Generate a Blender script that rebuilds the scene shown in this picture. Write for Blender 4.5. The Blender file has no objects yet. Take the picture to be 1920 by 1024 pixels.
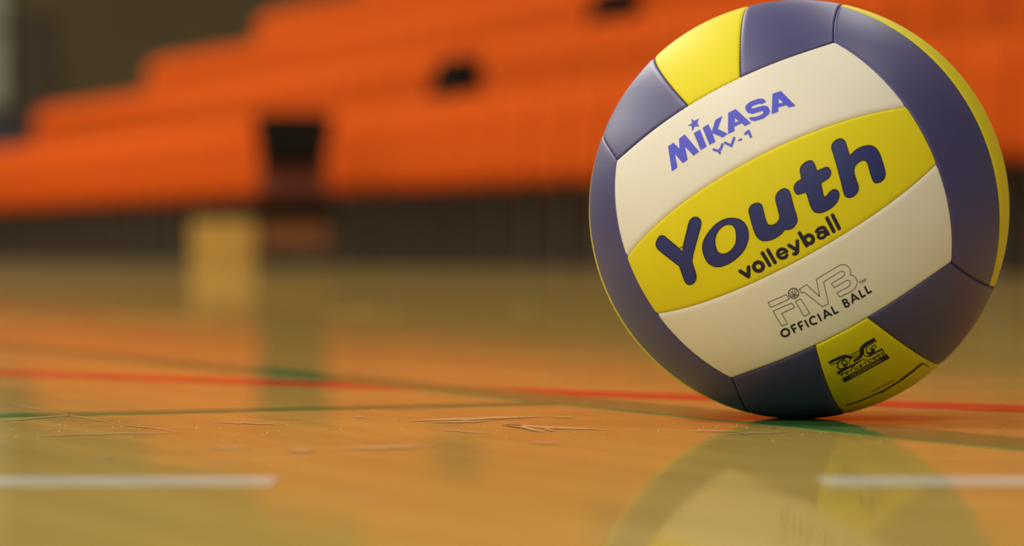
import bpy, bmesh, math, random
from mathutils import Vector, Matrix
from mathutils.geometry import delaunay_2d_cdt

random.seed(7)
sc = bpy.context.scene
COL = sc.collection

# ------------------------------------------------------------------ camera, world, lights, exposure
F_PX = 7100.0                       # focal length in pixels of the 1920 x 1024 frame (a 133 mm lens)
CAM_H = 0.0844
HORIZON = 470.0
PITCH = math.atan((512.0 - HORIZON) / F_PX)
cam_data = bpy.data.cameras.new('camera')
cam = bpy.data.objects.new('camera', cam_data)
COL.objects.link(cam)
cam.location = (0, 0, CAM_H)
cam.rotation_euler = (math.pi / 2 - PITCH, 0, 0)
cam_data.sensor_width = 36.0
cam_data.lens = F_PX / 1920.0 * 36.0
cam_data.clip_start = 0.05
cam_data.clip_end = 300
cam_data.dof.use_dof = True
cam_data.dof.focus_distance = 1.835
cam_data.dof.aperture_fstop = 7.4
sc.camera = cam

world = bpy.data.worlds.new('hall_ambient')
sc.world = world
world.use_nodes = True
world.node_tree.nodes['Background'].inputs['Color'].default_value = (1.0, 0.90, 0.76, 1)
world.node_tree.nodes['Background'].inputs['Strength'].default_value = 0.10

LAMP_W = 430.0
for yy, row_share in ((-16.0, 1.5), (-8.0, 1.5), (2.0, 0.75), (10.0, 1.15), (18.0, 1.2), (26.0, 1.2), (34.0, 1.2)):
    for xx, share in ((-13.0, 1.25), (-4.5, 1.0), (3.0, 0.35)):
        ld = bpy.data.lights.new('hall_lamp', 'AREA')
        ld.shape = 'SQUARE'
        ld.size = 1.6
        ld.energy = LAMP_W * share * row_share
        ld.color = (1.0, 0.95, 0.86)
        lo = bpy.data.objects.new('hall_lamp', ld)
        lo.location = (xx, yy, 7.5)
        COL.objects.link(lo)

vs = sc.view_settings
vs.view_transform = 'Standard'
vs.look = 'None'
vs.exposure = 0.0
vs.gamma = 1.0
vs.use_curve_mapping = False
sc.cycles.use_denoising = True

# ------------------------------------------------------------------ helpers
def tag(o, label=None, cat=None, group=None, kind=None):
    if label: o['label'] = label
    if cat: o['category'] = cat
    if group: o['group'] = group
    if kind: o['kind'] = kind
    return o

def empty(name, loc=(0, 0, 0), rz=0.0):
    o = bpy.data.objects.new(name, None)
    o.empty_display_size = 0.1
    o.location = loc
    o.rotation_euler = (0, 0, rz)
    COL.objects.link(o)
    return o

def link(name, me, mat, parent=None, smooth=False):
    if mat and not me.materials:
        for m in (mat if isinstance(mat, (list, tuple)) else [mat]):
            me.materials.append(m)
    if smooth:
        me.shade_smooth()
    o = bpy.data.objects.new(name, me)
    COL.objects.link(o)
    if parent:
        o.parent = parent
    return o

def mesh(name, verts, faces):
    me = bpy.data.meshes.new(name)
    me.from_pydata([tuple(v) for v in verts], [], faces)
    me.update()
    return me

class MB:
    """collects shapes for ONE mesh"""
    def __init__(self):
        self.v, self.f = [], []
    def add(self, vs_, fs):
        n = len(self.v)
        self.v += [tuple(v) for v in vs_]
        self.f += [tuple(i + n for i in f) for f in fs]
        return self
    def box(self, x0, x1, y0, y1, z0, z1, ch=0.0, M=None):
        if ch <= 0:
            vs_ = [(x, y, z) for z in (z0, z1) for y in (y0, y1) for x in (x0, x1)]
            fs = [(0, 2, 3, 1), (4, 5, 7, 6), (0, 1, 5, 4), (2, 6, 7, 3), (0, 4, 6, 2), (1, 3, 7, 5)]
        else:
            bm = bmesh.new()
            bmesh.ops.create_cube(bm, size=1)
            for v in bm.verts:
                v.co = Vector(((x0 + x1) / 2 + v.co.x * (x1 - x0), (y0 + y1) / 2 + v.co.y * (y1 - y0), (z0 + z1) / 2 + v.co.z * (z1 - z0)))
            bmesh.ops.bevel(bm, geom=list(bm.edges), offset=ch, segments=2, profile=0.6, affect='EDGES')
            bm.verts.index_update()
            vs_ = [v.co.copy() for v in bm.verts]
            fs = [tuple(v.index for v in f.verts) for f in bm.faces]
            bm.free()
        if M is not None:
            vs_ = [M @ Vector(v) for v in vs_]
        return self.add(vs_, fs)
    def tube(self, pts, r, n=8):
        pts = [Vector(p) for p in pts]
        vs_, fs = [], []
        for i, p in enumerate(pts):
            d = (pts[min(i + 1, len(pts) - 1)] - pts[max(i - 1, 0)]).normalized()
            a = d.cross(Vector((0, 0, 1)))
            if a.length < 1e-3: a = d.cross(Vector((1, 0, 0)))
            a.normalize(); b = d.cross(a)
            for k in range(n):
                t = 2 * math.pi * k / n
                vs_.append(p + a * (r * math.cos(t)) + b * (r * math.sin(t)))
        for i in range(len(pts) - 1):
            for k in range(n):
                fs.append((i * n + k, i * n + (k + 1) % n, (i + 1) * n + (k + 1) % n, (i + 1) * n + k))
        fs.append(tuple(range(n - 1, -1, -1)))
        fs.append(tuple((len(pts) - 1) * n + k for k in range(n)))
        return self.add(vs_, fs)
    def build(self, name, mat, parent=None, smooth=False):
        return link(name, mesh(name, self.v, self.f), mat, parent, smooth)

def curved_panel(w0, w1, z0, z1, y0, y1, th, bow, nx=8, nz=5, corner=0.05):
    """an upright moulded shell: bottom width w0, top width w1, y0/y1 the depth at bottom and top, bowed across"""
    V, Fc = [], []
    for s in (0, 1):
        for j in range(nz + 1):
            v = j / nz
            for i in range(nx + 1):
                u = -1 + 2 * i / nx
                hw = (w0 + (w1 - w0) * v) / 2
                zz = z0 + (z1 - z0) * v
                if abs(u) > 0.7:                      # rounded corners
                    e = (abs(u) - 0.7) / 0.3
                    zz += (corner * e * e) * (1 if v < 0.5 else -1) * abs(2 * v - 1)
                y = y0 + (y1 - y0) * v - bow * u * u + (th if s else 0)
                V.append((u * hw, y, zz))
    n = (nx + 1) * (nz + 1)
    idx = lambda s, j, i: s * n + j * (nx + 1) + i
    for j in range(nz):
        for i in range(nx):
            Fc.append((idx(0, j, i), idx(0, j, i + 1), idx(0, j + 1, i + 1), idx(0, j + 1, i)))
            Fc.append((idx(1, j, i), idx(1, j + 1, i), idx(1, j + 1, i + 1), idx(1, j, i + 1)))
    for i in range(nx):
        Fc.append((idx(0, 0, i), idx(1, 0, i), idx(1, 0, i + 1), idx(0, 0, i + 1)))
        Fc.append((idx(0, nz, i), idx(0, nz, i + 1), idx(1, nz, i + 1), idx(1, nz, i)))
    for j in range(nz):
        Fc.append((idx(0, j, 0), idx(0, j + 1, 0), idx(1, j + 1, 0), idx(1, j, 0)))
        Fc.append((idx(0, j, nx), idx(1, j, nx), idx(1, j + 1, nx), idx(0, j + 1, nx)))
    return V, Fc

# ------------------------------------------------------------------ materials
def N(nt, t, **kw):
    n = nt.nodes.new(t)
    for k, v in kw.items():
        setattr(n, k, v)
    return n

def plain(name, col, rough=0.5, spec=0.5, var=0.0, scale=8.0, bump=0.0, bscale=400.0, coord='Object', sheen=0.0):
    m = bpy.data.materials.new(name)
    m.use_nodes = True
    nt = m.node_tree
    b = nt.nodes['Principled BSDF']
    b.inputs['Base Color'].default_value = (*col, 1)
    b.inputs['Roughness'].default_value = rough
    b.inputs['Specular IOR Level'].default_value = spec
    if sheen:
        b.inputs['Sheen Weight'].default_value = sheen
        b.inputs['Sheen Roughness'].default_value = 0.5
    tc = N(nt, 'ShaderNodeTexCoord')
    if var > 0:
        no = N(nt, 'ShaderNodeTexNoise')
        no.inputs['Scale'].default_value = scale
        no.inputs['Detail'].default_value = 4
        nt.links.new(tc.outputs[coord], no.inputs['Vector'])
        mp = N(nt, 'ShaderNodeMapRange')
        mp.inputs['From Min'].default_value = 0.3
        mp.inputs['From Max'].default_value = 0.7
        mp.inputs['To Min'].default_value = 1 - var
        mp.inputs['To Max'].default_value = 1 + var
        nt.links.new(no.outputs['Fac'], mp.inputs['Value'])
        mx = N(nt, 'ShaderNodeVectorMath', operation='SCALE')
        mx.inputs[0].default_value = col
        nt.links.new(mp.outputs['Result'], mx.inputs['Scale'])
        nt.links.new(mx.outputs['Vector'], b.inputs['Base Color'])
    if bump > 0:
        n2 = N(nt, 'ShaderNodeTexNoise')
        n2.inputs['Scale'].default_value = bscale
        n2.inputs['Detail'].default_value = 3
        nt.links.new(tc.outputs[coord], n2.inputs['Vector'])
        bp = N(nt, 'ShaderNodeBump')
        bp.inputs['Strength'].default_value = bump
        bp.inputs['Distance'].default_value = 0.0004
        nt.links.new(n2.outputs['Fac'], bp.inputs['Height'])
        nt.links.new(bp.outputs['Normal'], b.inputs['Normal'])
    return m

BOARD_DIR = Vector((0.36, -0.933, 0)).normalized()      # the way the floorboards run
BOARD_ANG = math.atan2(BOARD_DIR.y, BOARD_DIR.x)

def lacquer(name, col, board_var=0.0, scuffs=True, gloss=0.92):
    """lacquered floor: diffuse colour under a varnish whose reflection grows towards grazing angles"""
    m = bpy.data.materials.new(name)
    m.use_nodes = True
    nt = m.node_tree
    nt.nodes.clear()
    L = nt.links.new
    out = N(nt, 'ShaderNodeOutputMaterial')
    mix = N(nt, 'ShaderNodeMixShader')
    dif = N(nt, 'ShaderNodeBsdfDiffuse')
    glo = N(nt, 'ShaderNodeBsdfGlossy')
    glo.inputs['Roughness'].default_value = 0.050
    glo.inputs['Color'].default_value = (1, 0.97, 0.92, 1)
    fr = N(nt, 'ShaderNodeFresnel')
    fr.inputs['IOR'].default_value = 1.040
    mul = N(nt, 'ShaderNodeMath', operation='MULTIPLY')
    mul.inputs[1].default_value = gloss
    L(fr.outputs['Fac'], mul.inputs[0])
    L(mul.outputs['Value'], mix.inputs['Fac'])
    L(dif.outputs['BSDF'], mix.inputs[1])
    L(glo.outputs['BSDF'], mix.inputs[2])
    L(mix.outputs['Shader'], out.inputs['Surface'])
    geo = N(nt, 'ShaderNodeNewGeometry')
    mp = N(nt, 'ShaderNodeMapping', vector_type='TEXTURE')
    mp.inputs['Rotation'].default_value = (0, 0, BOARD_ANG)
    L(geo.outputs['Position'], mp.inputs['Vector'])
    # grain along the boards
    sc1 = N(nt, 'ShaderNodeVectorMath', operation='MULTIPLY')
    sc1.inputs[1].default_value = (3.0, 38.0, 1.0)
    L(mp.outputs['Vector'], sc1.inputs[0])
    no = N(nt, 'ShaderNodeTexNoise')
    no.inputs['Scale'].default_value = 1.0
    no.inputs['Detail'].default_value = 5
    L(sc1.outputs['Vector'], no.inputs['Vector'])
    gr = N(nt, 'ShaderNodeMapRange')
    gr.inputs['From Min'].default_value = 0.3
    gr.inputs['From Max'].default_value = 0.7
    gr.inputs['To Min'].default_value = 0.90
    gr.inputs['To Max'].default_value = 1.09
    L(no.outputs['Fac'], gr.inputs['Value'])
    oi = N(nt, 'ShaderNodeObjectInfo')
    bv = N(nt, 'ShaderNodeMapRange')
    bv.inputs['To Min'].default_value = 1 - board_var
    bv.inputs['To Max'].default_value = 1 + board_var
    L(oi.outputs['Random'], bv.inputs['Value'])
    mm = N(nt, 'ShaderNodeMath', operation='MULTIPLY')
    L(gr.outputs['Result'], mm.inputs[0])
    L(bv.outputs['Result'], mm.inputs[1])
    cs = N(nt, 'ShaderNodeVectorMath', operation='SCALE')
    cs.inputs[0].default_value = col
    L(mm.outputs['Value'], cs.inputs['Scale'])
    last = cs.outputs['Vector']
    if scuffs:
        # pale scuff streaks rubbed into the varnish, and tiny specks of grit
        for (sx, sy, ang, lo, hi, amt) in ((5.0, 60.0, 0.25, 0.66, 0.72, 0.55), (9.0, 120.0, -0.45, 0.69, 0.74, 0.6)):
            mp2 = N(nt, 'ShaderNodeMapping', vector_type='TEXTURE')
            mp2.inputs['Rotation'].default_value = (0, 0, ang)
            L(geo.outputs['Position'], mp2.inputs['Vector'])
            s2 = N(nt, 'ShaderNodeVectorMath', operation='MULTIPLY')
            s2.inputs[1].default_value = (sx, sy, 1.0)
            L(mp2.outputs['Vector'], s2.inputs[0])
            n2 = N(nt, 'ShaderNodeTexNoise')
            n2.inputs['Scale'].default_value = 1.0
            n2.inputs['Detail'].default_value = 2
            L(s2.outputs['Vector'], n2.inputs['Vector'])
            r2 = N(nt, 'ShaderNodeMapRange')
            r2.inputs['From Min'].default_value = lo
            r2.inputs['From Max'].default_value = hi
            r2.inputs['To Max'].default_value = amt
            L(n2.outputs['Fac'], r2.inputs['Value'])
            mc = N(nt, 'ShaderNodeMix', data_type='RGBA')
            mc.inputs['B'].default_value = (0.60, 0.48, 0.22, 1)
            L(r2.outputs['Result'], mc.inputs['Factor'])
            L(last, mc.inputs['A'])
            last = mc.outputs['Result']
    L(last, dif.inputs['Color'])
    # a slightly wavy coat
    n3 = N(nt, 'ShaderNodeTexNoise')
    n3.inputs['Scale'].default_value = 9.0
    n3.inputs['Detail'].default_value = 2
    L(geo.outputs['Position'], n3.inputs['Vector'])
    bp = N(nt, 'ShaderNodeBump')
    bp.inputs['Strength'].default_value = 0.02
    bp.inputs['Distance'].default_value = 0.01
    L(n3.outputs['Fac'], bp.inputs['Height'])
    L(bp.outputs['Normal'], glo.inputs['Normal'])
    return m

M_floor = lacquer('lacquered_wood', (0.43, 0.295, 0.068))
M_board = lacquer('lacquered_board', (0.43, 0.295, 0.068), board_var=0.045)
M_white_line = lacquer('white_court_paint', (0.52, 0.52, 0.40), scuffs=False)
M_red_line = lacquer('red_court_paint', (0.55, 0.06, 0.025), scuffs=False)
M_green_line = lacquer('green_court_paint', (0.075, 0.20, 0.055), scuffs=False)
M_wall = plain('olive_wall', (0.066, 0.049, 0.020), 0.8, 0.2, var=0.12, scale=0.6)
M_wood_dark = plain('dark_brown_wood', (0.035, 0.018, 0.008), 0.6, 0.3, var=0.15, scale=2)
M_pane = plain('frosted_pane', (0.17, 0.18, 0.14), 0.4, 0.5, var=0.05, scale=1)
M_bluepanel = plain('dark_blue_panel', (0.02, 0.022, 0.035), 0.6, 0.3)
M_tier = plain('dark_tier_board', (0.055, 0.034, 0.016), 0.8, 0.2, var=0.15, scale=1.5)
M_steel = plain('dark_steel', (0.03, 0.025, 0.02), 0.5, 0.4)
M_orange = plain('orange_plastic', (0.46, 0.070, 0.009), 0.9, 0.0, var=0.10, scale=3)
M_black = plain('black_fabric', (0.010, 0.008, 0.006), 0.95, 0.0, var=0.1, scale=20)
M_brownleg = plain('brown_chair_wood', (0.05, 0.02, 0.007), 0.6, 0.3, var=0.15, scale=9)
M_redwood = plain('red_brown_wood', (0.11, 0.024, 0.008), 0.7, 0.2, var=0.15, scale=9)
M_apron = plain('orange_brown_wood', (0.14, 0.05, 0.012), 0.7, 0.2, var=0.15, scale=9)
M_card = plain('cardboard', (0.40, 0.235, 0.045), 0.8, 0.2, var=0.06, scale=6)
M_tape = plain('packing_tape', (0.46, 0.31, 0.11), 0.35, 0.5)
M_cream = plain('cream_leather', (0.80, 0.755, 0.62), 0.50, 0.30, var=0.015, scale=30, bump=0.12, bscale=900)
M_yellow = plain('yellow_leather', (0.76, 0.65, 0.016), 0.55, 0.12, var=0.015, scale=30, bump=0.12, bscale=900)
M_navy = plain('navy_leather', (0.048, 0.041, 0.155), 0.48, 0.85, var=0.03, scale=30, bump=0.12, bscale=900)
M_thread = plain('navy_thread', (0.02, 0.018, 0.035), 0.8, 0.2)
M_ink_blue = plain('blue_ink', (0.095, 0.105, 0.66), 0.5, 0.3)
M_ink_navy = plain('navy_ink', (0.024, 0.032, 0.155), 0.45, 0.4)
M_ink_edge = plain('dark_edge_ink', (0.020, 0.012, 0.012), 0.5, 0.3)
M_ink_dark = plain('dark_ink', (0.022, 0.017, 0.035), 0.5, 0.3)

# ------------------------------------------------------------------ floor
floor = MB().box(-16, 14, -10, 46, -0.2, -0.001).build('floor', M_floor)
tag(floor, 'glossy lacquered wooden sports hall floor', None, None, 'structure')
C_DIR = Vector((-BOARD_DIR.y, BOARD_DIR.x, 0))          # across the boards
BW = 0.085
var_meshes = []
for Lb in (0.9, 1.1, 1.3):
    g = 0.00015
    mb = MB().box(-Lb / 2 + g, Lb / 2 - g, -BW / 2 + g, BW / 2 - g, -0.001, 0.0)
    m_ = mesh('floorboard', mb.v, mb.f)
    m_.materials.append(M_board)
    var_meshes.append((Lb, m_))
c_lo, c_hi, s_lo, s_hi = -0.35, 2.45, -4.3, -0.4
ci = 0
c = c_lo
while c < c_hi:
    s = s_lo - random.uniform(0, 0.9)
    while s < s_hi:
        Lb, me = var_meshes[random.randrange(3)]
        p = BOARD_DIR * (s + Lb / 2) + C_DIR * c
        o = bpy.data.objects.new('floorboard', me)
        o.location = p
        o.rotation_euler = (0, 0, BOARD_ANG)
        COL.objects.link(o)
        o.parent = floor
        s += Lb
    c += BW

def floor_at(px, py):
    d = F_PX * CAM_H / (py - HORIZON)
    return Vector(((px - 960) / F_PX * d, d, 0))

def court_line(p, q, width, mat, label, ext0=0.0, ext1=0.0, z=0.0004):
    p, q = Vector(p), Vector(q)
    d = (q - p).normalized()
    p = p - d * ext0
    q = q + d * ext1
    nrm = Vector((-d.y, d.x, 0)) * width / 2
    V = [p - nrm, q - nrm, q + nrm, p + nrm]
    V = [Vector((v.x, v.y, 0.00002)) for v in V] + [Vector((v.x, v.y, z)) for v in V]
    o = MB().add(V, [(3, 2, 1, 0), (4, 5, 6, 7), (0, 1, 5, 4), (1, 2, 6, 5), (2, 3, 7, 6), (3, 0, 4, 7)]).build('court_line', mat, floor)
    o['label'] = label
    return o

# dashed white line: 15 cm dashes, 20 cm gaps
a0 = floor_at(525, 904); a1 = floor_at(1540, 902)
yd = (a0.y + a1.y) / 2
for k in range(-3, 4):
    x0 = a1.x + 0.35 * k
    court_line((x0, yd, 0), (x0 + 0.15, yd, 0), 0.05, M_white_line, 'white painted dash')
court_line(floor_at(0, 700), floor_at(1920, 767), 0.065, M_red_line, 'red painted court line', 0.6, 1.2, 0.0003)
court_line(floor_at(0, 780), floor_at(1000, 757), 0.035, M_green_line, 'thin green painted court line', 0.6, 0.02, 0.00035)
court_line(floor_at(500, 697), floor_at(1920, 834), 0.05, M_green_line, 'green painted court line', 3.0, 1.0, 0.0004)

# scuffs and scratches rubbed into the varnish, and grit
M_scuff = lacquer('worn_varnish', (0.60, 0.48, 0.22), scuffs=False)
def scuff(pts, t, taper=True):
    V = []
    n = len(pts)
    for i, (x, y) in enumerate(pts):
        e = (math.sin(math.pi * (i + 0.25) / (n - 0.5)) if taper else 1.0) * t / 2
        V.append(floor_at(x, y - e)); V.append(floor_at(x, y + e))
    for v in V: v.z = 0.00045
    o = MB().add(V, [(2 * i, 2 * i + 1, 2 * i + 3, 2 * i + 2) for i in range(n - 1)]).build('scuff_mark', M_scuff, floor)
    o['label'] = 'pale scuff in the varnish'
def streak(x0, y0, x1, y1, t, n=9, j=0.8):
    scuff([(x0 + (x1 - x0) * i / n, y0 + (y1 - y0) * i / n + random.uniform(-j, j)) for i in range(n + 1)], t)
streak(763, 791, 1035, 782, 4.0); streak(800, 795, 930, 790, 2.5); streak(937, 798, 1139, 808, 3.5)
scuff([(940, 798), (975, 801), (1000, 807), (1020, 811)], 4.5)
streak(659, 782, 690, 785, 2.0, 4); streak(1020, 806, 1042, 810, 3.0, 4); streak(1035, 783, 1080, 784, 2.5, 5)
streak(990, 831, 1053, 833, 3.0, 5); streak(636, 842, 817, 838, 4.0); streak(810, 806, 920, 814, 1.4)
streak(0, 755, 90, 773, 2.0); streak(90, 773, 217, 796, 1.6); streak(217, 796, 344, 812, 1.2); streak(45, 819, 344, 812, 1.6)
streak(0, 791, 136, 780, 2.0); streak(385, 841, 471, 841, 3.0, 5); streak(539, 845, 589, 846, 4.5, 5); streak(380, 793, 520, 797, 1.5)
streak(690, 770, 860, 765, 1.2); streak(1290, 809, 1395, 811, 2.0); streak(1355, 815, 1480, 812, 2.2); streak(170, 862, 215, 864, 3.0, 4)
grit = MB()
for _ in range(90):
    p_ = floor_at(random.uniform(-60, 1980), random.gauss(806, 13))
    r0 = random.uniform(0.0002, 0.00045)
    grit.add([p_ + Vector((r0 * math.cos(t), r0 * math.sin(t), 0.0)) for t in (0, 1.57, 3.14, 4.71)] + [p_ + Vector((0, 0, r0 * 1.2))], [(0, 1, 4), (1, 2, 4), (2, 3, 4), (3, 0, 4)])
go = grit.build('dust_specks', M_scuff, floor)
go['kind'] = 'stuff'
go['label'] = 'tiny pale specks of dust'

# ------------------------------------------------------------------ hall walls
wall_back = MB().box(-16, 14, 42.0, 42.4, 0, 7.6).build('wall_back', M_wall)
tag(wall_back, 'dark olive back wall of the sports hall', kind='structure')

def at(px, py, Y):
    return Vector(((px - 960) / F_PX * Y, Y, CAM_H - (py - HORIZON) / F_PX * Y))

door = empty('door_1', (-5.27, 41.97, 0))
tag(door, 'tall dark brown door beyond the end of the seat rows', kind='structure')
MB().box(-0.13, 0.13, -0.05, 0.03, 0, 2.62, 0.008).build('door_leaf', M_wood_dark, door)
MB().box(-0.19, -0.13, -0.08, 0.03, 0, 2.70, 0.008).box(0.13, 0.19, -0.08, 0.03, 0, 2.70, 0.008).box(-0.13, 0.13, -0.08, 0.03, 2.62, 2.70).build('door_frame', M_wood_dark, door)
win = empty('window_1', (-6.35, 41.97, 0))
tag(win, 'pale frosted window at the left edge', kind='structure')
for i in range(2):
    for j in range(2):
        MB().box(-0.82 + 0.8 * i, -0.06 + 0.8 * i, -0.03, 0.02, 1.70 + 0.85 * j, 2.51 + 0.85 * j).build('pane', M_pane, win)
fm = MB()
for x in (-0.88, -0.06, 0.74):
    fm.box(x, x + 0.06, -0.06, 0.03, 1.62, 3.45)
for z in (1.62, 2.51, 3.37):
    fm.box(-0.88, 0.80, -0.05, 0.03, z, z + 0.07)
fm.build('window_frame', M_wall, win)
panel_low = MB().box(-7.3, -5.50, 41.9, 41.998, 0, 1.58, 0.01).build('trim_1', M_bluepanel)
tag(panel_low, 'dark blue padded wall panel under the window', kind='structure')

# ------------------------------------------------------------------ grandstand and its seats
P0 = Vector((-4.07, 30.1, 0))
LD = Vector((-0.345, 0.9386, 0)).normalized()        # along the rows, away from the camera
WD = Vector((LD.y, -LD.x, 0))                        # up the rows (to the right)
STAND_ROT = math.atan2(-LD.y, -LD.x)                 # local +x runs towards the camera end
L_FAR, L_NEAR = 2.6, -18.4
RISE, PITCH_W = 0.43, 1.0
ROWS = 5
stand = empty('grandstand', P0, STAND_ROT)
tag(stand, 'dark stepped grandstand carrying the rows of orange seats', 'grandstand')
# local frame: +x = -LD (towards the near end), +y = up the rows
for k in range(1, ROWS + 1):
    MB().box(-L_FAR - 0.1, -L_NEAR + 0.2, PITCH_W * k - 0.72, PITCH_W * (ROWS + 1) - 0.2, RISE * (k - 1), RISE * k).build('tier', M_tier, stand)

back_me = mesh('backrest', *curved_panel(0.47, 0.48, 0.44, 0.89, 0.0, 0.03, 0.022, 0.02))
pan_me = mesh('seat_pan', *curved_panel(0.46, 0.45, 0.405, 0.845, -0.085, -0.05, 0.04, 0.012))
leg_mb = MB().box(-0.03, 0.03, 0.0, 0.06, 0.0, 0.50).box(-0.08, 0.08, -0.06, 0.12, 0.0, 0.012).box(-0.17, 0.17, -0.04, 0.03, 0.42, 0.46)
leg_me = mesh('support', leg_mb.v, leg_mb.f)
for me_, m_ in ((back_me, M_orange), (pan_me, M_orange), (leg_me, M_steel)):
    me_.materials.append(m_)
pad_me = mesh('seat_pan', *curved_panel(0.52, 0.50, 0.40, 0.785, -0.24, -0.17, 0.18, 0.012))
pad_me.materials.append(M_black)
pad_me.shade_smooth()
back_me.shade_smooth(); pan_me.shade_smooth()
ROW_WORDS = ['front row', 'second row from the floor', 'third row from the floor', 'fourth row from the floor', 'fifth row from the floor']
SEAT_P = 0.5
M_stand = Matrix.Translation(P0) @ Matrix.Rotation(STAND_ROT, 4, 'Z')
for k in range(ROWS):
    n = 42
    for i in range(n):
        x = -L_FAR + 0.25 + SEAT_P * i
        loc = M_stand @ Vector((x, PITCH_W * k - 0.06, RISE * k + (0.002 if k else 0.0)))
        # seats that neither the frame nor the floor's mirror image can show are left out
        px = 960 + F_PX * loc.x / loc.y
        py = HORIZON - F_PX * (loc.z + 0.40 - CAM_H) / loc.y
        if px > 2050 or py < -260:
            continue
        r = empty('stadium_seat', loc, STAND_ROT + random.uniform(-0.01, 0.01))
        padded = k in (1, 2) and i == 22
        if padded:
            tag(r, 'orange seat with a black pad, %s' % ROW_WORDS[k], 'seat')
        else:
            tag(r, 'plain orange folded seat in the %s of the grandstand' % ROW_WORDS[k], 'seat', 'orange seats in the ' + ROW_WORDS[k])
        for nm, me_ in (('backrest', back_me), ('seat_pan', pad_me if padded else pan_me), ('support', leg_me)):
            o = bpy.data.objects.new(nm, me_)
            COL.objects.link(o)
            o.parent = r
            if padded and nm == 'seat_pan':
                o['label'] = 'black padded seat pan'

# ------------------------------------------------------------------ chair and cardboard box in front of the stand
ch = empty('chair', ((550 - 960) / F_PX * 20.5, 20.5, 0), 0.06)
ch.scale = (0.97, 0.97, 0.97)
tag(ch, 'black padded chair with brown legs standing before the orange seats', 'chair')
MB().add(*curved_panel(0.37, 0.46, 0.555, 0.865, 0.17, 0.22, 0.05, 0.02, corner=0.015)).build('backrest', M_black, ch, True)
MB().box(-0.15, 0.15, 0.19, 0.22, 0.40, 0.56, 0.006).build('lower_backrest', M_redwood, ch)
MB().box(-0.225, 0.225, -0.24, 0.21, 0.25, 0.385, 0.03).build('seat', M_black, ch)
for sx in (-1, 1):
    MB().tube([(sx * 0.19, -0.20, 0.34), (sx * 0.20, -0.22, 0.0)], 0.022).build('leg', M_brownleg, ch)
    MB().tube([(sx * 0.17, 0.22, 0.60), (sx * 0.18, 0.21, 0.36), (sx * 0.20, 0.25, 0.0)], 0.022).build('leg', M_brownleg, ch)
MB().box(-0.20, 0.20, -0.22, -0.19, 0.10, 0.33, 0.005).build('apron', M_apron, ch)
MB().tube([(-0.19, -0.20, 0.12), (-0.19, 0.23, 0.12)], 0.012).tube([(0.19, -0.20, 0.12), (0.19, 0.23, 0.12)], 0.012).build('stretcher', M_brownleg, ch)

bx_ = empty('cardboard_box', ((427 - 960) / F_PX * 22.4, 22.4, 0), 0.03)
tag(bx_, 'small tan cardboard box on the floor left of the black chair', 'box')
MB().box(-0.205, 0.205, -0.15, 0.15, 0.0, 0.25, 0.004).build('carton', M_card, bx_)
for sy in (-1, 1):
    MB().box(-0.203, 0.203, 0.002 if sy > 0 else -0.149, 0.149 if sy > 0 else -0.002, 0.25, 0.256).build('flap', M_card, bx_)
MB().box(-0.207, 0.207, -0.03, 0.03, 0.256, 0.2572).box(-0.2068, -0.205, -0.03, 0.03, 0.17, 0.257).box(0.205, 0.2068, -0.03, 0.03, 0.17, 0.257).build('tape', M_tape, bx_)

# ------------------------------------------------------------------ the volleyball
R = 0.105
BALL_Y = 1.9
BALL_C = Vector(((1497 - 960) / F_PX * BALL_Y, BALL_Y, R))
ball = empty('volleyball', (BALL_C.x, BALL_C.y, 0))
tag(ball, 'yellow, navy and cream volleyball resting on the glossy wooden floor', 'volleyball')
LC = Vector((0, 0, R))                                # ball centre in the ball's own frame
w_ = (Vector((0, 0, CAM_H)) - BALL_C).normalized()
r_ = Vector((0, 0, 1)).cross(w_).normalized()
s_ = w_.cross(r_)
ROLL = math.radians(27.9)
n_ax = (w_ - r_ * 0.126 - s_ * 0.010).normalized()
a0_ = r_ * math.cos(ROLL) + s_ * math.sin(ROLL)
a_ax = (a0_ - n_ax * a0_.dot(n_ax)).normalized()
b_ax = n_ax.cross(a_ax)
X_, Y_, Z_ = a_ax, b_ax, n_ax                         # ball axes: Z towards the viewer, strips of that face along X
TAN45 = lambda d: math.tan(math.radians(45 + d))
# face: (normal, strip axis, cross axis, bow of the long edges, bow of the short ends, colours, seam shift)
D_ZY, D_XZ, D_YX = 6.0, 3.4, 4.5
FACES = [
    (Z_, X_, Y_, D_ZY, D_XZ, 'cyc', 0.0), (-Z_, X_, -Y_, D_ZY, D_XZ, 'cyc', 0.0),
    (Y_, Z_, X_, D_YX, D_ZY, 'nyn', 0.0), (-Y_, Z_, -X_, D_YX, D_ZY, 'nyn', 0.0),
    (X_, Y_, Z_, D_XZ, D_YX, 'nyn', 0.0), (-X_, Y_, -Z_, D_XZ, D_YX, 'nyn', 0.0)]
MATS = {'c': M_cream, 'y': M_yellow, 'n': M_navy}
WORD = {'c': 'cream leather panel', 'y': 'yellow leather panel', 'n': 'navy leather panel'}

def long_edge(A, dl):
    return TAN45(-dl * (1 - min(1, abs(A)) ** 2))
def short_edge(B, ds):
    A = B
    for _ in range(30):
        A = B * long_edge(A, ds)
    return 1.0 / long_edge(A, ds)
def seam(A, sh):
    return 0.262 - 0.030 * A * A

def panel_point(face, strip, p, q):
    n, a, b, dl, ds, cols, sh = face
    A, B = p, 0.0
    for _ in range(6):
        if strip == 0: lo, hi = seam(A, sh) + sh, long_edge(A, dl)
        elif strip == 1: lo, hi = -seam(A, sh) + sh, seam(A, sh) + sh
        else: lo, hi = -long_edge(A, dl), -seam(A, sh) + sh
        B = lo + (hi - lo) * (q + 1) / 2
        A = p * short_edge(B, ds)
    return (n + a * A + b * B).normalized()

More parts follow.
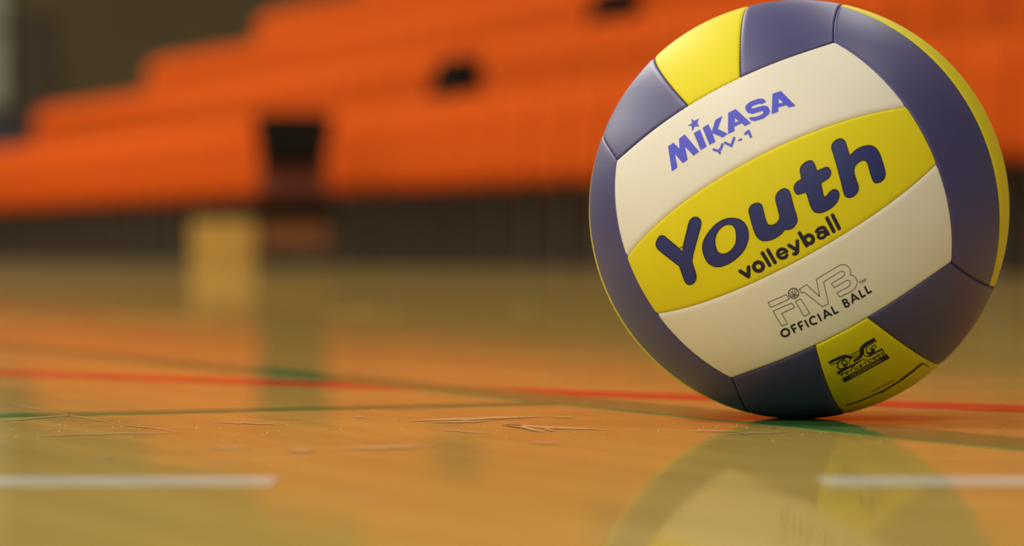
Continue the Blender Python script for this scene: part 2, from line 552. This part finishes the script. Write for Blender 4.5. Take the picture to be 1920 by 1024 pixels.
def samples_1d(half):
    e = [0.0, 0.00025, 0.0006, 0.0011, 0.0018, 0.0028]
    left = [-1 + d / half for d in e]
    m = max(4, int(2 * half / 0.0045))
    lo, hi = left[-1], -left[-1]
    mid = [lo + (hi - lo) * i / m for i in range(1, m)]
    return left + mid + [-x for x in reversed(left)]

GROOVE, GW = 0.0011, 0.0024
panels = {}
for fi, face in enumerate(FACES):
    for strip in range(3):
        hl = (panel_point(face, strip, 1, 0) - panel_point(face, strip, -1, 0)).length * R / 2 * 1.12
        hw = (panel_point(face, strip, 0, 1) - panel_point(face, strip, 0, -1)).length * R / 2 * 1.03
        ps, qs = samples_1d(hl), samples_1d(hw)
        V, Fc = [], []
        for q in qs:
            for p in ps:
                d_p, d_q = (1 - abs(p)) * hl, (1 - abs(q)) * hw
                tp, tq = max(0, 1 - d_p / GW), max(0, 1 - d_q / GW)
                t = min(1.0, math.hypot(tp, tq))
                dip = GROOVE * (1 - math.sqrt(max(0, 1 - t * t)))
                puff = 0.0
                V.append(LC + panel_point(face, strip, p, q) * (R - dip + puff))
        npp = len(ps)
        for j in range(len(qs) - 1):
            for i in range(npp - 1):
                Fc.append((j * npp + i, j * npp + i + 1, (j + 1) * npp + i + 1, (j + 1) * npp + i))
        me = mesh('panel', V, Fc)
        nrm = me.polygons[len(Fc) // 2].normal
        if nrm.dot(Vector(V[len(V) // 2]) - LC) < 0:
            me.flip_normals()
        o = link('panel', me, MATS[face[5][strip]], ball, True)
        o['label'] = WORD[face[5][strip]]
        panels[(fi, strip)] = o

# stitches: short threads across the seams
st = MB()
def stitch_run(fn, n):
    pts = [fn(-1 + 2 * (i + 0.5) / n) for i in range(n)]
    for i in range(1, n - 1):
        d = (pts[i + 1] - pts[i - 1]).normalized()
        up = pts[i]
        ac = up.cross(d).normalized()
        c_ = LC + up * (R - 0.00095)
        h1, h2, h3 = ac * 0.0007, d * 0.00028, up * 0.0003
        V = [c_ + h1 * x + h2 * y + h3 * z for z in (-1, 1) for y in (-1, 1) for x in (-1, 1)]
        st.add(V, [(0, 2, 3, 1), (4, 5, 7, 6), (0, 1, 5, 4), (2, 6, 7, 3), (0, 4, 6, 2), (1, 3, 7, 5)])
for fi in (0, 2, 3, 4, 5):
    f = FACES[fi]
    if fi:
        stitch_run(lambda p: panel_point(f, 0, p, -1), 62)
        stitch_run(lambda p: panel_point(f, 2, p, 1), 62)
    stitch_run(lambda p: panel_point(f, 0, p, 1), 62)
    stitch_run(lambda p: panel_point(f, 2, p, -1), 62)
so = st.build('stitching', M_thread, ball)
so['kind'] = 'stuff'

# ------------------------------------------------------------------ print on the ball
def ball_pt(px, py, lift):
    """point of the print on the ball: where the drawn mark meets the leather"""
    cp, sp = math.cos(PITCH), math.sin(PITCH)
    x, y = (px - 960) / F_PX, -(py - 512) / F_PX
    d = Vector((x, cp + y * sp, -sp + y * cp)).normalized()
    o_ = Vector((0, 0, CAM_H)) - BALL_C
    rr = R + lift
    bq = o_.dot(d)
    disc = bq * bq - (o_.dot(o_) - rr * rr)
    if disc <= 0: return None
    t = -bq - math.sqrt(disc)
    return LC + o_ + d * t

def inside(pt, poly):
    x, y = pt
    c_ = False
    j = len(poly) - 1
    for i in range(len(poly)):
        xi, yi = poly[i]; xj, yj = poly[j]
        if (yi > y) != (yj > y) and x < (xj - xi) * (y - yi) / (yj - yi) + xi:
            c_ = not c_
        j = i
    return c_

def resample(poly, step, closed=True):
    out = []
    n = len(poly)
    for i in range(n if closed else n - 1):
        a, b = poly[i], poly[(i + 1) % n]
        m = max(1, int(math.hypot(b[0] - a[0], b[1] - a[1]) / step))
        for k in range(m):
            out.append((a[0] + (b[0] - a[0]) * k / m, a[1] + (b[1] - a[1]) * k / m))
    if not closed: out.append(poly[-1])
    return out

def smooth_pts(poly, closed=True, sub=5):
    n = len(poly)
    out = []
    for i in range(n if closed else n - 1):
        if closed:
            p0, p1, p2, p3 = (poly[(i + d) % n] for d in (-1, 0, 1, 2))
        else:
            p0, p1, p2, p3 = poly[max(i - 1, 0)], poly[i], poly[i + 1], poly[min(i + 2, n - 1)]
        for k in range(sub):
            t = k / sub
            out.append(tuple(0.5 * (2 * p1[j] + (p2[j] - p0[j]) * t + (2 * p0[j] - 5 * p1[j] + 4 * p2[j] - p3[j]) * t * t + (3 * p1[j] - p0[j] - 3 * p2[j] + p3[j]) * t ** 3) for j in (0, 1)))
    if not closed: out.append(poly[-1])
    return out

class Print:
    """flat print: polygons and pen strokes drawn in one plane, laid onto the leather as ONE mesh"""
    def __init__(self, ox, oy, sc_):
        self.ox, self.oy, self.s = ox, oy, sc_
        self.prims = []                                # (outer, [holes])
    def T(self, pts):
        return [(self.ox + x / self.s, self.oy + y / self.s) for x, y in pts]
    def poly(self, pts, *holes, smooth=False):
        f = smooth_pts if smooth else (lambda p: p)
        self.prims.append((self.T(f(pts)), [self.T(f(h)) for h in holes]))
        return self
    def stroke(self, pts, hw, smooth=False, flat=False):
        """open pen stroke, one quad per piece and a disc at each joint"""
        if smooth: pts = smooth_pts(pts, False)
        for i in range(len(pts) - 1):
            (x0, y0), (x1, y1) = pts[i], pts[i + 1]
            l = math.hypot(x1 - x0, y1 - y0) or 1
            nx, ny = -(y1 - y0) / l * hw, (x1 - x0) / l * hw
            self.prims.append((self.T([(x0 + nx, y0 + ny), (x1 + nx, y1 + ny), (x1 - nx, y1 - ny), (x0 - nx, y0 - ny)]), []))
        for i, (x, y) in enumerate(pts):
            if flat and i in (0, len(pts) - 1): continue
            self.prims.append((self.T([(x + hw * math.cos(t * math.pi / 6), y + hw * math.sin(t * math.pi / 6)) for t in range(12)]), []))
        return self
    def ring(self, cx, cy, rx, ry, hw, rot=0.0):
        def el(k):
            o_ = []
            for t in range(28):
                x, y = (rx + k) * math.cos(t * math.pi / 14), (ry + k) * math.sin(t * math.pi / 14)
                o_.append((cx + x * math.cos(rot) - y * math.sin(rot), cy + x * math.sin(rot) + y * math.cos(rot)))
            return o_
        self.prims.append((self.T(el(hw)), [self.T(el(-hw))]))
        return self
    def outline(self, pts, hw, smooth=False):
        if smooth: pts = smooth_pts(pts, True)
        return self.stroke(list(pts) + [pts[0]], hw)
    def surface(self, lift, step=5.0):
        V, Fc = [], []
        # separate islands keep the triangulation small
        groups = []
        for pr in self.prims:
            xs = [p[0] for p in pr[0]]; ys = [p[1] for p in pr[0]]
            bb = [min(xs), min(ys), max(xs), max(ys)]
            hit = [g for g in groups if not (bb[0] > g[0][2] or bb[2] < g[0][0] or bb[1] > g[0][3] or bb[3] < g[0][1])]
            new = [bb, [pr]]
            for g in hit:
                groups.remove(g)
                new[0] = [min(new[0][0], g[0][0]), min(new[0][1], g[0][1]), max(new[0][2], g[0][2]), max(new[0][3], g[0][3])]
                new[1] += g[1]
            groups.append(new)
        for bb, prims in groups:
            vs_, es = [], []
            for outer, holes in prims:
                for loop in [outer] + holes:
                    lp = resample(loop, step)
                    n0 = len(vs_)
                    vs_ += [Vector(p) for p in lp]
                    es += [(n0 + i, n0 + (i + 1) % len(lp)) for i in range(len(lp))]
            x = bb[0] + step / 2
            while x < bb[2]:
                y = bb[1] + step / 2
                while y < bb[3]:
                    vs_.append(Vector((x, y)))
                    y += step
                x += step
            rv, re, rf, _, _, _ = delaunay_2d_cdt(vs_, es, [], 0, 1e-4)
            used = {}
            boxed = [((min(p[0] for p in o_), min(p[1] for p in o_), max(p[0] for p in o_), max(p[1] for p in o_)), o_, hs) for o_, hs in prims]
            for f in rf:
                cx = sum(rv[i].x for i in f) / len(f)
                cy = sum(rv[i].y for i in f) / len(f)
                if any(b_[0] <= cx <= b_[2] and b_[1] <= cy <= b_[3] and inside((cx, cy), o_) and not any(inside((cx, cy), h) for h in hs) for b_, o_, hs in boxed):
                    ids = []
                    for i in f:
                        if i not in used:
                            p = ball_pt(rv[i].x, rv[i].y, lift)
                            if p is None:
                                ids = None; break
                            used[i] = len(V)
                            V.append(p)
                        ids.append(used[i])
                    if ids: Fc.append(tuple(ids))
        return V, Fc
    def build(self, name, mat, parent, label, lift=0.00012, step=5.0):
        V, Fc = self.surface(lift, step)
        me = mesh(name, V, Fc)
        for pl in list(me.polygons)[:1]:
            if pl.normal.dot(Vector(V[Fc[0][0]]) - LC) < 0:
                me.flip_normals()
        o = link(name, me, mat, parent)
        o['label'] = label
        return o

TOP, MID, LOW = panels[(0, 0)], panels[(0, 1)], panels[(0, 2)]
FOOT = panels[(3, 1)]

# maker's name with its star
P = Print(1240, 160, 6.023)
P.poly([(75, 690), (135, 648), (205, 714), (198, 605), (262, 553), (427, 748), (362, 795), (266, 690), (297, 840), (240, 878), (152, 775), (182, 925), (118, 972)])
P.poly([(365, 540), (435, 498), (512, 690), (445, 733)])
P.poly([(465, 480), (530, 438), (570, 520), (610, 390), (690, 345), (637, 492), (752, 548), (690, 588), (578, 540), (610, 638), (543, 672)])
P.poly([(755, 310), (840, 268), (1012, 425), (942, 460), (905, 425), (822, 468), (828, 515), (752, 548)], [(828, 368), (874, 402), (830, 420)])
P.poly([(1185, 185), (1150, 150), (1090, 152), (1000, 185), (950, 230), (948, 270), (975, 310), (1030, 322), (1135, 288), (1155, 300), (1140, 325), (1080, 352), (1035, 358), (985, 362), (1010, 395), (1060, 403), (1150, 375), (1215, 325), (1228, 285), (1205, 240), (1165, 228), (1120, 235), (1030, 262), (1015, 248), (1040, 228), (1110, 205), (1130, 212)])
P.poly([(1255, 95), (1350, 62), (1515, 230), (1440, 250), (1410, 222), (1320, 248), (1322, 295), (1245, 325)], [(1326, 150), (1374, 192), (1324, 206)])
P.poly([(338, 378), (372, 400), (425, 375), (405, 425), (430, 463), (378, 463), (345, 518), (342, 460), (298, 455), (348, 425)])
P.build('maker_lettering', M_ink_blue, TOP, 'blue printed lettering')
P = Print(1240, 160, 6.023)
P.stroke([(590, 726), (645, 742)], 14).stroke([(690, 665), (672, 715), (645, 742), (660, 764)], 14)
P.stroke([(720, 648), (790, 683), (822, 594)], 14).stroke([(868, 624), (910, 606)], 11, flat=True)
P.stroke([(948, 546), (985, 517), (1010, 580)], 15)
P.build('type_lettering', M_ink_blue, TOP, 'small blue printed lettering')

# big title
O_out = [(985, 185), (1075, 205), (1140, 265), (1172, 360), (1165, 460), (1120, 570), (1040, 660), (940, 730), (840, 768), (760, 765), (690, 725), (645, 650), (622, 560), (630, 475), (670, 390), (735, 305), (815, 235), (900, 195)]
O_in = [(935, 262), (985, 275), (1015, 320), (1028, 400), (1018, 490), (975, 560), (915, 605), (860, 615), (810, 595), (780, 535), (770, 460), (785, 385), (825, 320), (880, 275)]
U_ = [(22, 655), (40, 605), (90, 575), (135, 575), (165, 605), (185, 690), (215, 785), (250, 810), (300, 800), (340, 760), (350, 710), (330, 630), (307, 530), (320, 475), (365, 430), (410, 418), (450, 440), (470, 490), (500, 610), (538, 730), (530, 790), (490, 840), (440, 857), (405, 855), (370, 900), (290, 955), (190, 978), (130, 955), (90, 900), (60, 810), (30, 700)]
T_ = [(585, 320), (570, 220), (590, 170), (640, 130), (685, 120), (715, 140), (735, 190), (748, 232), (820, 200), (860, 190), (890, 215), (897, 260), (870, 310), (790, 358), (805, 430), (822, 505), (850, 500), (890, 450), (930, 428), (965, 435), (988, 480), (970, 550), (910, 620), (830, 665), (760, 678), (710, 655), (680, 600), (655, 520), (632, 455), (560, 480), (530, 475), (505, 430), (510, 385), (540, 345)]
H_ = [(130, 180), (150, 120), (200, 80), (245, 68), (290, 85), (315, 130), (345, 230), (365, 290), (400, 250), (460, 200), (540, 165), (620, 155), (680, 175), (730, 230), (765, 310), (800, 420), (820, 510), (808, 570), (770, 615), (710, 635), (670, 620), (640, 550), (615, 460), (590, 380), (550, 345), (500, 355), (450, 395), (425, 440), (420, 500), (445, 590), (475, 680), (465, 750), (420, 800), (360, 825), (315, 810), (290, 770), (250, 610), (200, 420), (150, 250)]
Y_out = [(160, 400), (375, 578), (455, 250), (475, 205), (510, 178), (545, 172), (580, 188), (602, 225), (600, 280), (488, 690), (540, 850), (545, 905), (525, 955), (485, 983), (440, 980), (405, 940), (345, 765), (95, 570), (68, 530), (65, 480), (90, 420), (125, 395)]
fill = Print(0, 0, 1.0)
edge = Print(0, 0, 1.0)
def round_poly(pts, keep):
    """Catmull curve through the outline, keeping the sharp inner corners sharp"""
    n = len(pts); out_ = []
    for i in range(n):
        p0, p1, p2, p3 = pts[i - 1], pts[i], pts[(i + 1) % n], pts[(i + 2) % n]
        if i in keep: p0 = p1
        if (i + 1) % n in keep: p3 = p2
        d = math.hypot(p2[0] - p1[0], p2[1] - p1[1])
        for k in range(5):
            t = k / 5
            out_.append(tuple(0.5 * (2 * p1[j] + (p2[j] - p0[j]) * t + (2 * p0[j] - 5 * p1[j] + 4 * p2[j] - p3[j]) * t * t + (3 * p1[j] - p0[j] - 3 * p2[j] + p3[j]) * t ** 3) for j in (0, 1)))
    return out_
for (ox, oy, s_c, pts, hole, keep) in ((1220, 380, 6.4, Y_out, None, {0, 1, 2, 8, 9, 10, 15, 16, 17}), (1220, 380, 6.4, O_out, O_in, set()),
                                       (1400, 280, 5.689, U_, None, {23}), (1400, 280, 5.689, T_, None, {0, 7, 13, 15, 28}), (1540, 250, 6.829, H_, None, {7})):
    Q = Print(ox, oy, s_c)
    a_ = Q.T(round_poly(pts, keep))
    h_ = [Q.T(round_poly(hole, set()))] if hole else []
    fill.prims.append((a_, h_))
    for loop in [a_] + h_:
        edge.stroke(loop[::2] + [loop[0]], 0.75)
fill.build('title_lettering', M_ink_navy, MID, 'large navy printed lettering', 0.00012)
edge.build('lettering_outline', M_ink_edge, MID, 'thin dark outline of the large lettering', 0.00018)

P = Print(1375, 395, 7.586)
P.stroke([(97, 862), (215, 938), (216, 805)], 28)
P.ring(357, 797, 66, 62, 28)
P.stroke([(412, 603), (518, 778)], 27).stroke([(490, 562), (592, 738)], 27)
P.stroke([(697 + 68 * math.cos(math.radians(t)), 612 + 64 * math.sin(math.radians(t))) for t in range(-28, -345, -12)], 25)
P.stroke([(640, 636), (752, 585)], 15)
P.stroke([(792, 495), (890, 556)], 27).stroke([(910, 432), (912, 585), (892, 612), (862, 617)], 27)
P.stroke([(940, 318), (1043, 498)], 27).ring(1075, 410, 60, 60, 28)
P.stroke([(1183, 298), (1222, 255), (1285, 243), (1318, 285), (1350, 335)], 26, smooth=True)
P.ring(1258, 348, 56, 40, 23, -0.5)
P.stroke([(1332, 108), (1428, 294)], 28).stroke([(1411, 66), (1505, 253)], 28)
P.build('subtitle_lettering', M_ink_dark, MID, 'dark printed lettering', step=4.0)

# federation logo in outline, and the line under it
P = Print(1430, 485, 6.605)
hw = 3.6
P.outline([(65, 545), (290, 447), (330, 500), (100, 605)], hw)
P.outline([(128, 650), (360, 550), (395, 605), (235, 678), (308, 805), (235, 835)], hw)
P.outline([(405, 532), (470, 497), (585, 680), (512, 715)], hw)
P.ring(383, 430, 65, 63, 4.5)
for arc in ([(330, 395), (365, 420), (385, 440)], [(322, 425), (350, 440), (385, 440)], [(385, 440), (400, 400), (390, 368)], [(360, 372), (372, 400), (365, 420)],
            [(410, 375), (425, 405), (405, 440)], [(385, 440), (420, 455), (443, 445)], [(385, 440), (400, 470), (385, 490)], [(345, 480), (380, 468), (400, 472)], [(405, 440), (430, 470), (415, 482)], [(328, 455), (360, 460), (392, 455)]):
    P.stroke(arc, 3.2, smooth=True)
P.outline([(455, 378), (545, 322), (705, 470), (665, 255), (940, 90), (965, 78), (985, 73), (1015, 75), (1040, 85), (1065, 105), (1082, 135), (1090, 170), (1083, 205), (1110, 207), (1135, 218), (1160, 250), (1172, 290), (1165, 330), (1140, 370), (1090, 410), (955, 477), (918, 425), (1060, 350), (1083, 328), (1090, 305), (1080, 278), (1062, 267), (1035, 272), (885, 362), (850, 310), (990, 228), (1010, 208), (1016, 185), (1005, 163), (985, 155), (960, 162), (755, 288), (815, 560), (742, 597), (510, 412), (485, 430)], hw)
P.stroke([(1195, 290), (1222, 275)], 3).stroke([(1208, 283), (1222, 315)], 3)
P.stroke([(1240, 305), (1234, 264), (1256, 284), (1266, 248), (1280, 284)], 3)
P.build('federation_logo', M_ink_dark, LOW, 'thin dark outline logo', step=3.0)
P = Print(1430, 485, 6.605)
hw = 11.5
P.ring(280, 918, 50, 44, 12.5, -0.5)
P.stroke([(350, 838), (400, 922)], hw, flat=True).stroke([(350, 838), (405, 812)], hw, flat=True).stroke([(374, 880), (416, 858)], hw, flat=True)
P.stroke([(435, 802), (486, 886)], hw, flat=True).stroke([(435, 802), (488, 776)], hw, flat=True).stroke([(460, 844), (500, 824)], hw, flat=True)
P.stroke([(520, 762), (570, 850)], hw, flat=True)
P.stroke([(650, 718), (612, 722), (586, 752), (592, 794), (628, 814), (674, 796)], hw, smooth=True, flat=True)
P.stroke([(680, 685), (728, 775)], hw, flat=True)
P.stroke([(772, 750), (766, 640), (860, 706)], hw, flat=True).stroke([(772, 718), (832, 684)], hw - 3, flat=True)
P.stroke([(848, 595), (892, 682), (938, 657)], hw, flat=True)
P.stroke([(985, 515), (1030, 602)], hw, flat=True).stroke([(987, 520), (1022, 504), (1042, 522), (1032, 546), (1008, 556)], hw - 1, smooth=True).stroke([(1010, 556), (1052, 545), (1070, 568), (1056, 592), (1030, 600)], hw - 1, smooth=True)
P.stroke([(1114, 555), (1110, 442), (1198, 508)], hw, flat=True).stroke([(1114, 520), (1172, 486)], hw - 3, flat=True)
P.stroke([(1190, 392), (1230, 478), (1276, 452)], hw, flat=True)
P.stroke([(1264, 343), (1304, 430), (1352, 402)], hw, flat=True)
P.build('official_lettering', M_ink_dark, LOW, 'dark printed capitals', step=4.0)

# interlocking emblem on the yellow panel below
P = Print(1545, 625, 10.24)
P.poly([(80, 550), (300, 440), (400, 412), (470, 420), (550, 450), (505, 495), (440, 470), (330, 488), (110, 590)])
P.poly([(680, 310), (720, 240), (790, 180), (960, 85), (1000, 135), (830, 235), (765, 285), (755, 330), (758, 400), (720, 470), (650, 520), (570, 560), (560, 512), (650, 462), (678, 410), (690, 360)])
P.stroke([(125, 612), (265, 560)], 7).stroke([(510, 415), (820, 262)], 7).stroke([(540, 440), (660, 385)], 6)
P.stroke([(1005, 150), (860, 240), (815, 300), (820, 345)], 8, smooth=True)
P.stroke([(400, 490), (300, 530), (262, 600), (268, 665), (330, 688), (440, 650)], 13, smooth=True)
P.stroke([(345, 590), (345, 545), (400, 530), (450, 560), (440, 610)], 10, smooth=True)
P.poly([(345, 590), (400, 585), (440, 610), (425, 650), (385, 640)])
P.stroke([(495, 610), (490, 540), (530, 480), (650, 440)], 7, smooth=True)
P.poly([(235, 750), (560, 595), (720, 505), (725, 525), (575, 625), (270, 785)])
P.stroke([(270, 790), (420, 755), (520, 700), (570, 620)], 7, smooth=True)
P.poly([(865, 300), (960, 285), (985, 345), (930, 410), (850, 410), (800, 370), (830, 350), (885, 370), (910, 330)])
P.stroke([(905, 290), (945, 240), (990, 235), (990, 285)], 9, smooth=True)
P.stroke([(765, 320), (770, 420), (850, 445)], 8, smooth=True)
P.poly([(850, 430), (960, 370), (1115, 288), (1130, 320), (980, 395), (870, 460)])
P.stroke([(725, 500), (830, 518), (960, 470), (1145, 345)], 7, smooth=True).stroke([(1120, 300), (1148, 345)], 7)
def tiny(P, letters, x0, y0, dx, dy, h, hw):
    """small capitals along a slanted line: each letter a few pen strokes in a 0..1 box"""
    G = {'T': [[(0, 0), (1, 0)], [(.5, 0), (.5, 1)]], 'W': [[(0, 0), (.25, 1), (.5, .3), (.75, 1), (1, 0)]], 'I': [[(.5, 0), (.5, 1)]], 'N': [[(0, 1), (0, 0), (1, 1), (1, 0)]],
         'S': [[(1, .1), (.2, 0), (0, .3), (1, .65), (.8, 1), (0, .9)]], 'L': [[(0, 0), (0, 1), (1, 1)]], 'O': [[(.5, 0), (0, .5), (.5, 1), (1, .5), (.5, 0)]], 'C': [[(1, .1), (.3, 0), (0, .5), (.3, 1), (1, .9)]], 'K': [[(0, 0), (0, 1)], [(1, 0), (0, .5), (1, 1)]]}
    l = math.hypot(dx, dy); ux, uy = dx / l, dy / l
    for i, ch_ in enumerate(letters):
        bx, by = x0 + dx * i, y0 + dy * i
        w = l * 0.55
        for strk in G[ch_]:
            P.stroke([(bx + ux * w * a - uy * h * b * -1 * -1, by + uy * w * a + ux * h * b) for a, b in strk], hw)
tiny(P, 'TWINSTLOCK', 318, 806, 88, -46, 40, 7)
# the solid bar, with its small illegible text left open as two rows of slots
slots = []
for row, (ya, n_) in enumerate(((0.34, 17), (0.70, 19))):
    for i in range(n_):
        t = 0.17 + 0.68 * i / n_
        w = 0.68 / n_ * (0.55 if i % 3 else 0.35)
        q = []
        for (tt, vv) in ((t, ya - 0.13), (t + w, ya - 0.13), (t + w, ya + 0.13), (t, ya + 0.13)):
            q.append((335 + (1205 - 335) * tt + 60 * vv, 880 + (400 - 880) * tt + 70 * vv))
        slots.append(q)
P.prims.append((P.T([(335, 880), (1205, 400), (1265, 480), (395, 950)]), [P.T(q) for q in slots]))
P.build('lock_emblem', M_ink_dark, FOOT, 'dark printed interlocking emblem', step=3.0)
P = Print(1570, 660, 8.53)
P.stroke([(150, 858), (400, 770), (640, 670), (800, 590), (960, 490), (1150, 355), (1355, 190)], 9)
P.stroke([(1040, 435), (1200, 315), (1340, 200)], 16)
P.stroke([(1365, 180), (1415, 205), (1465, 240)], 8)
for i in range(16):
    t = i / 15
    x, y = 545 + 345 * t, 640 - 180 * t
    P.stroke([(x, y - 8), (x + 10 * (i % 2), y + 10)], 5)
for i in range(22):
    t = i / 21
    x, y = 700 + 380 * t, 655 - 245 * t
    P.stroke([(x, y), (x + 9 * (i % 3 == 0), y + 16)], 5)
P.build('fine_print', M_ink_dark, FOOT, 'line of tiny dark print', step=3.0)
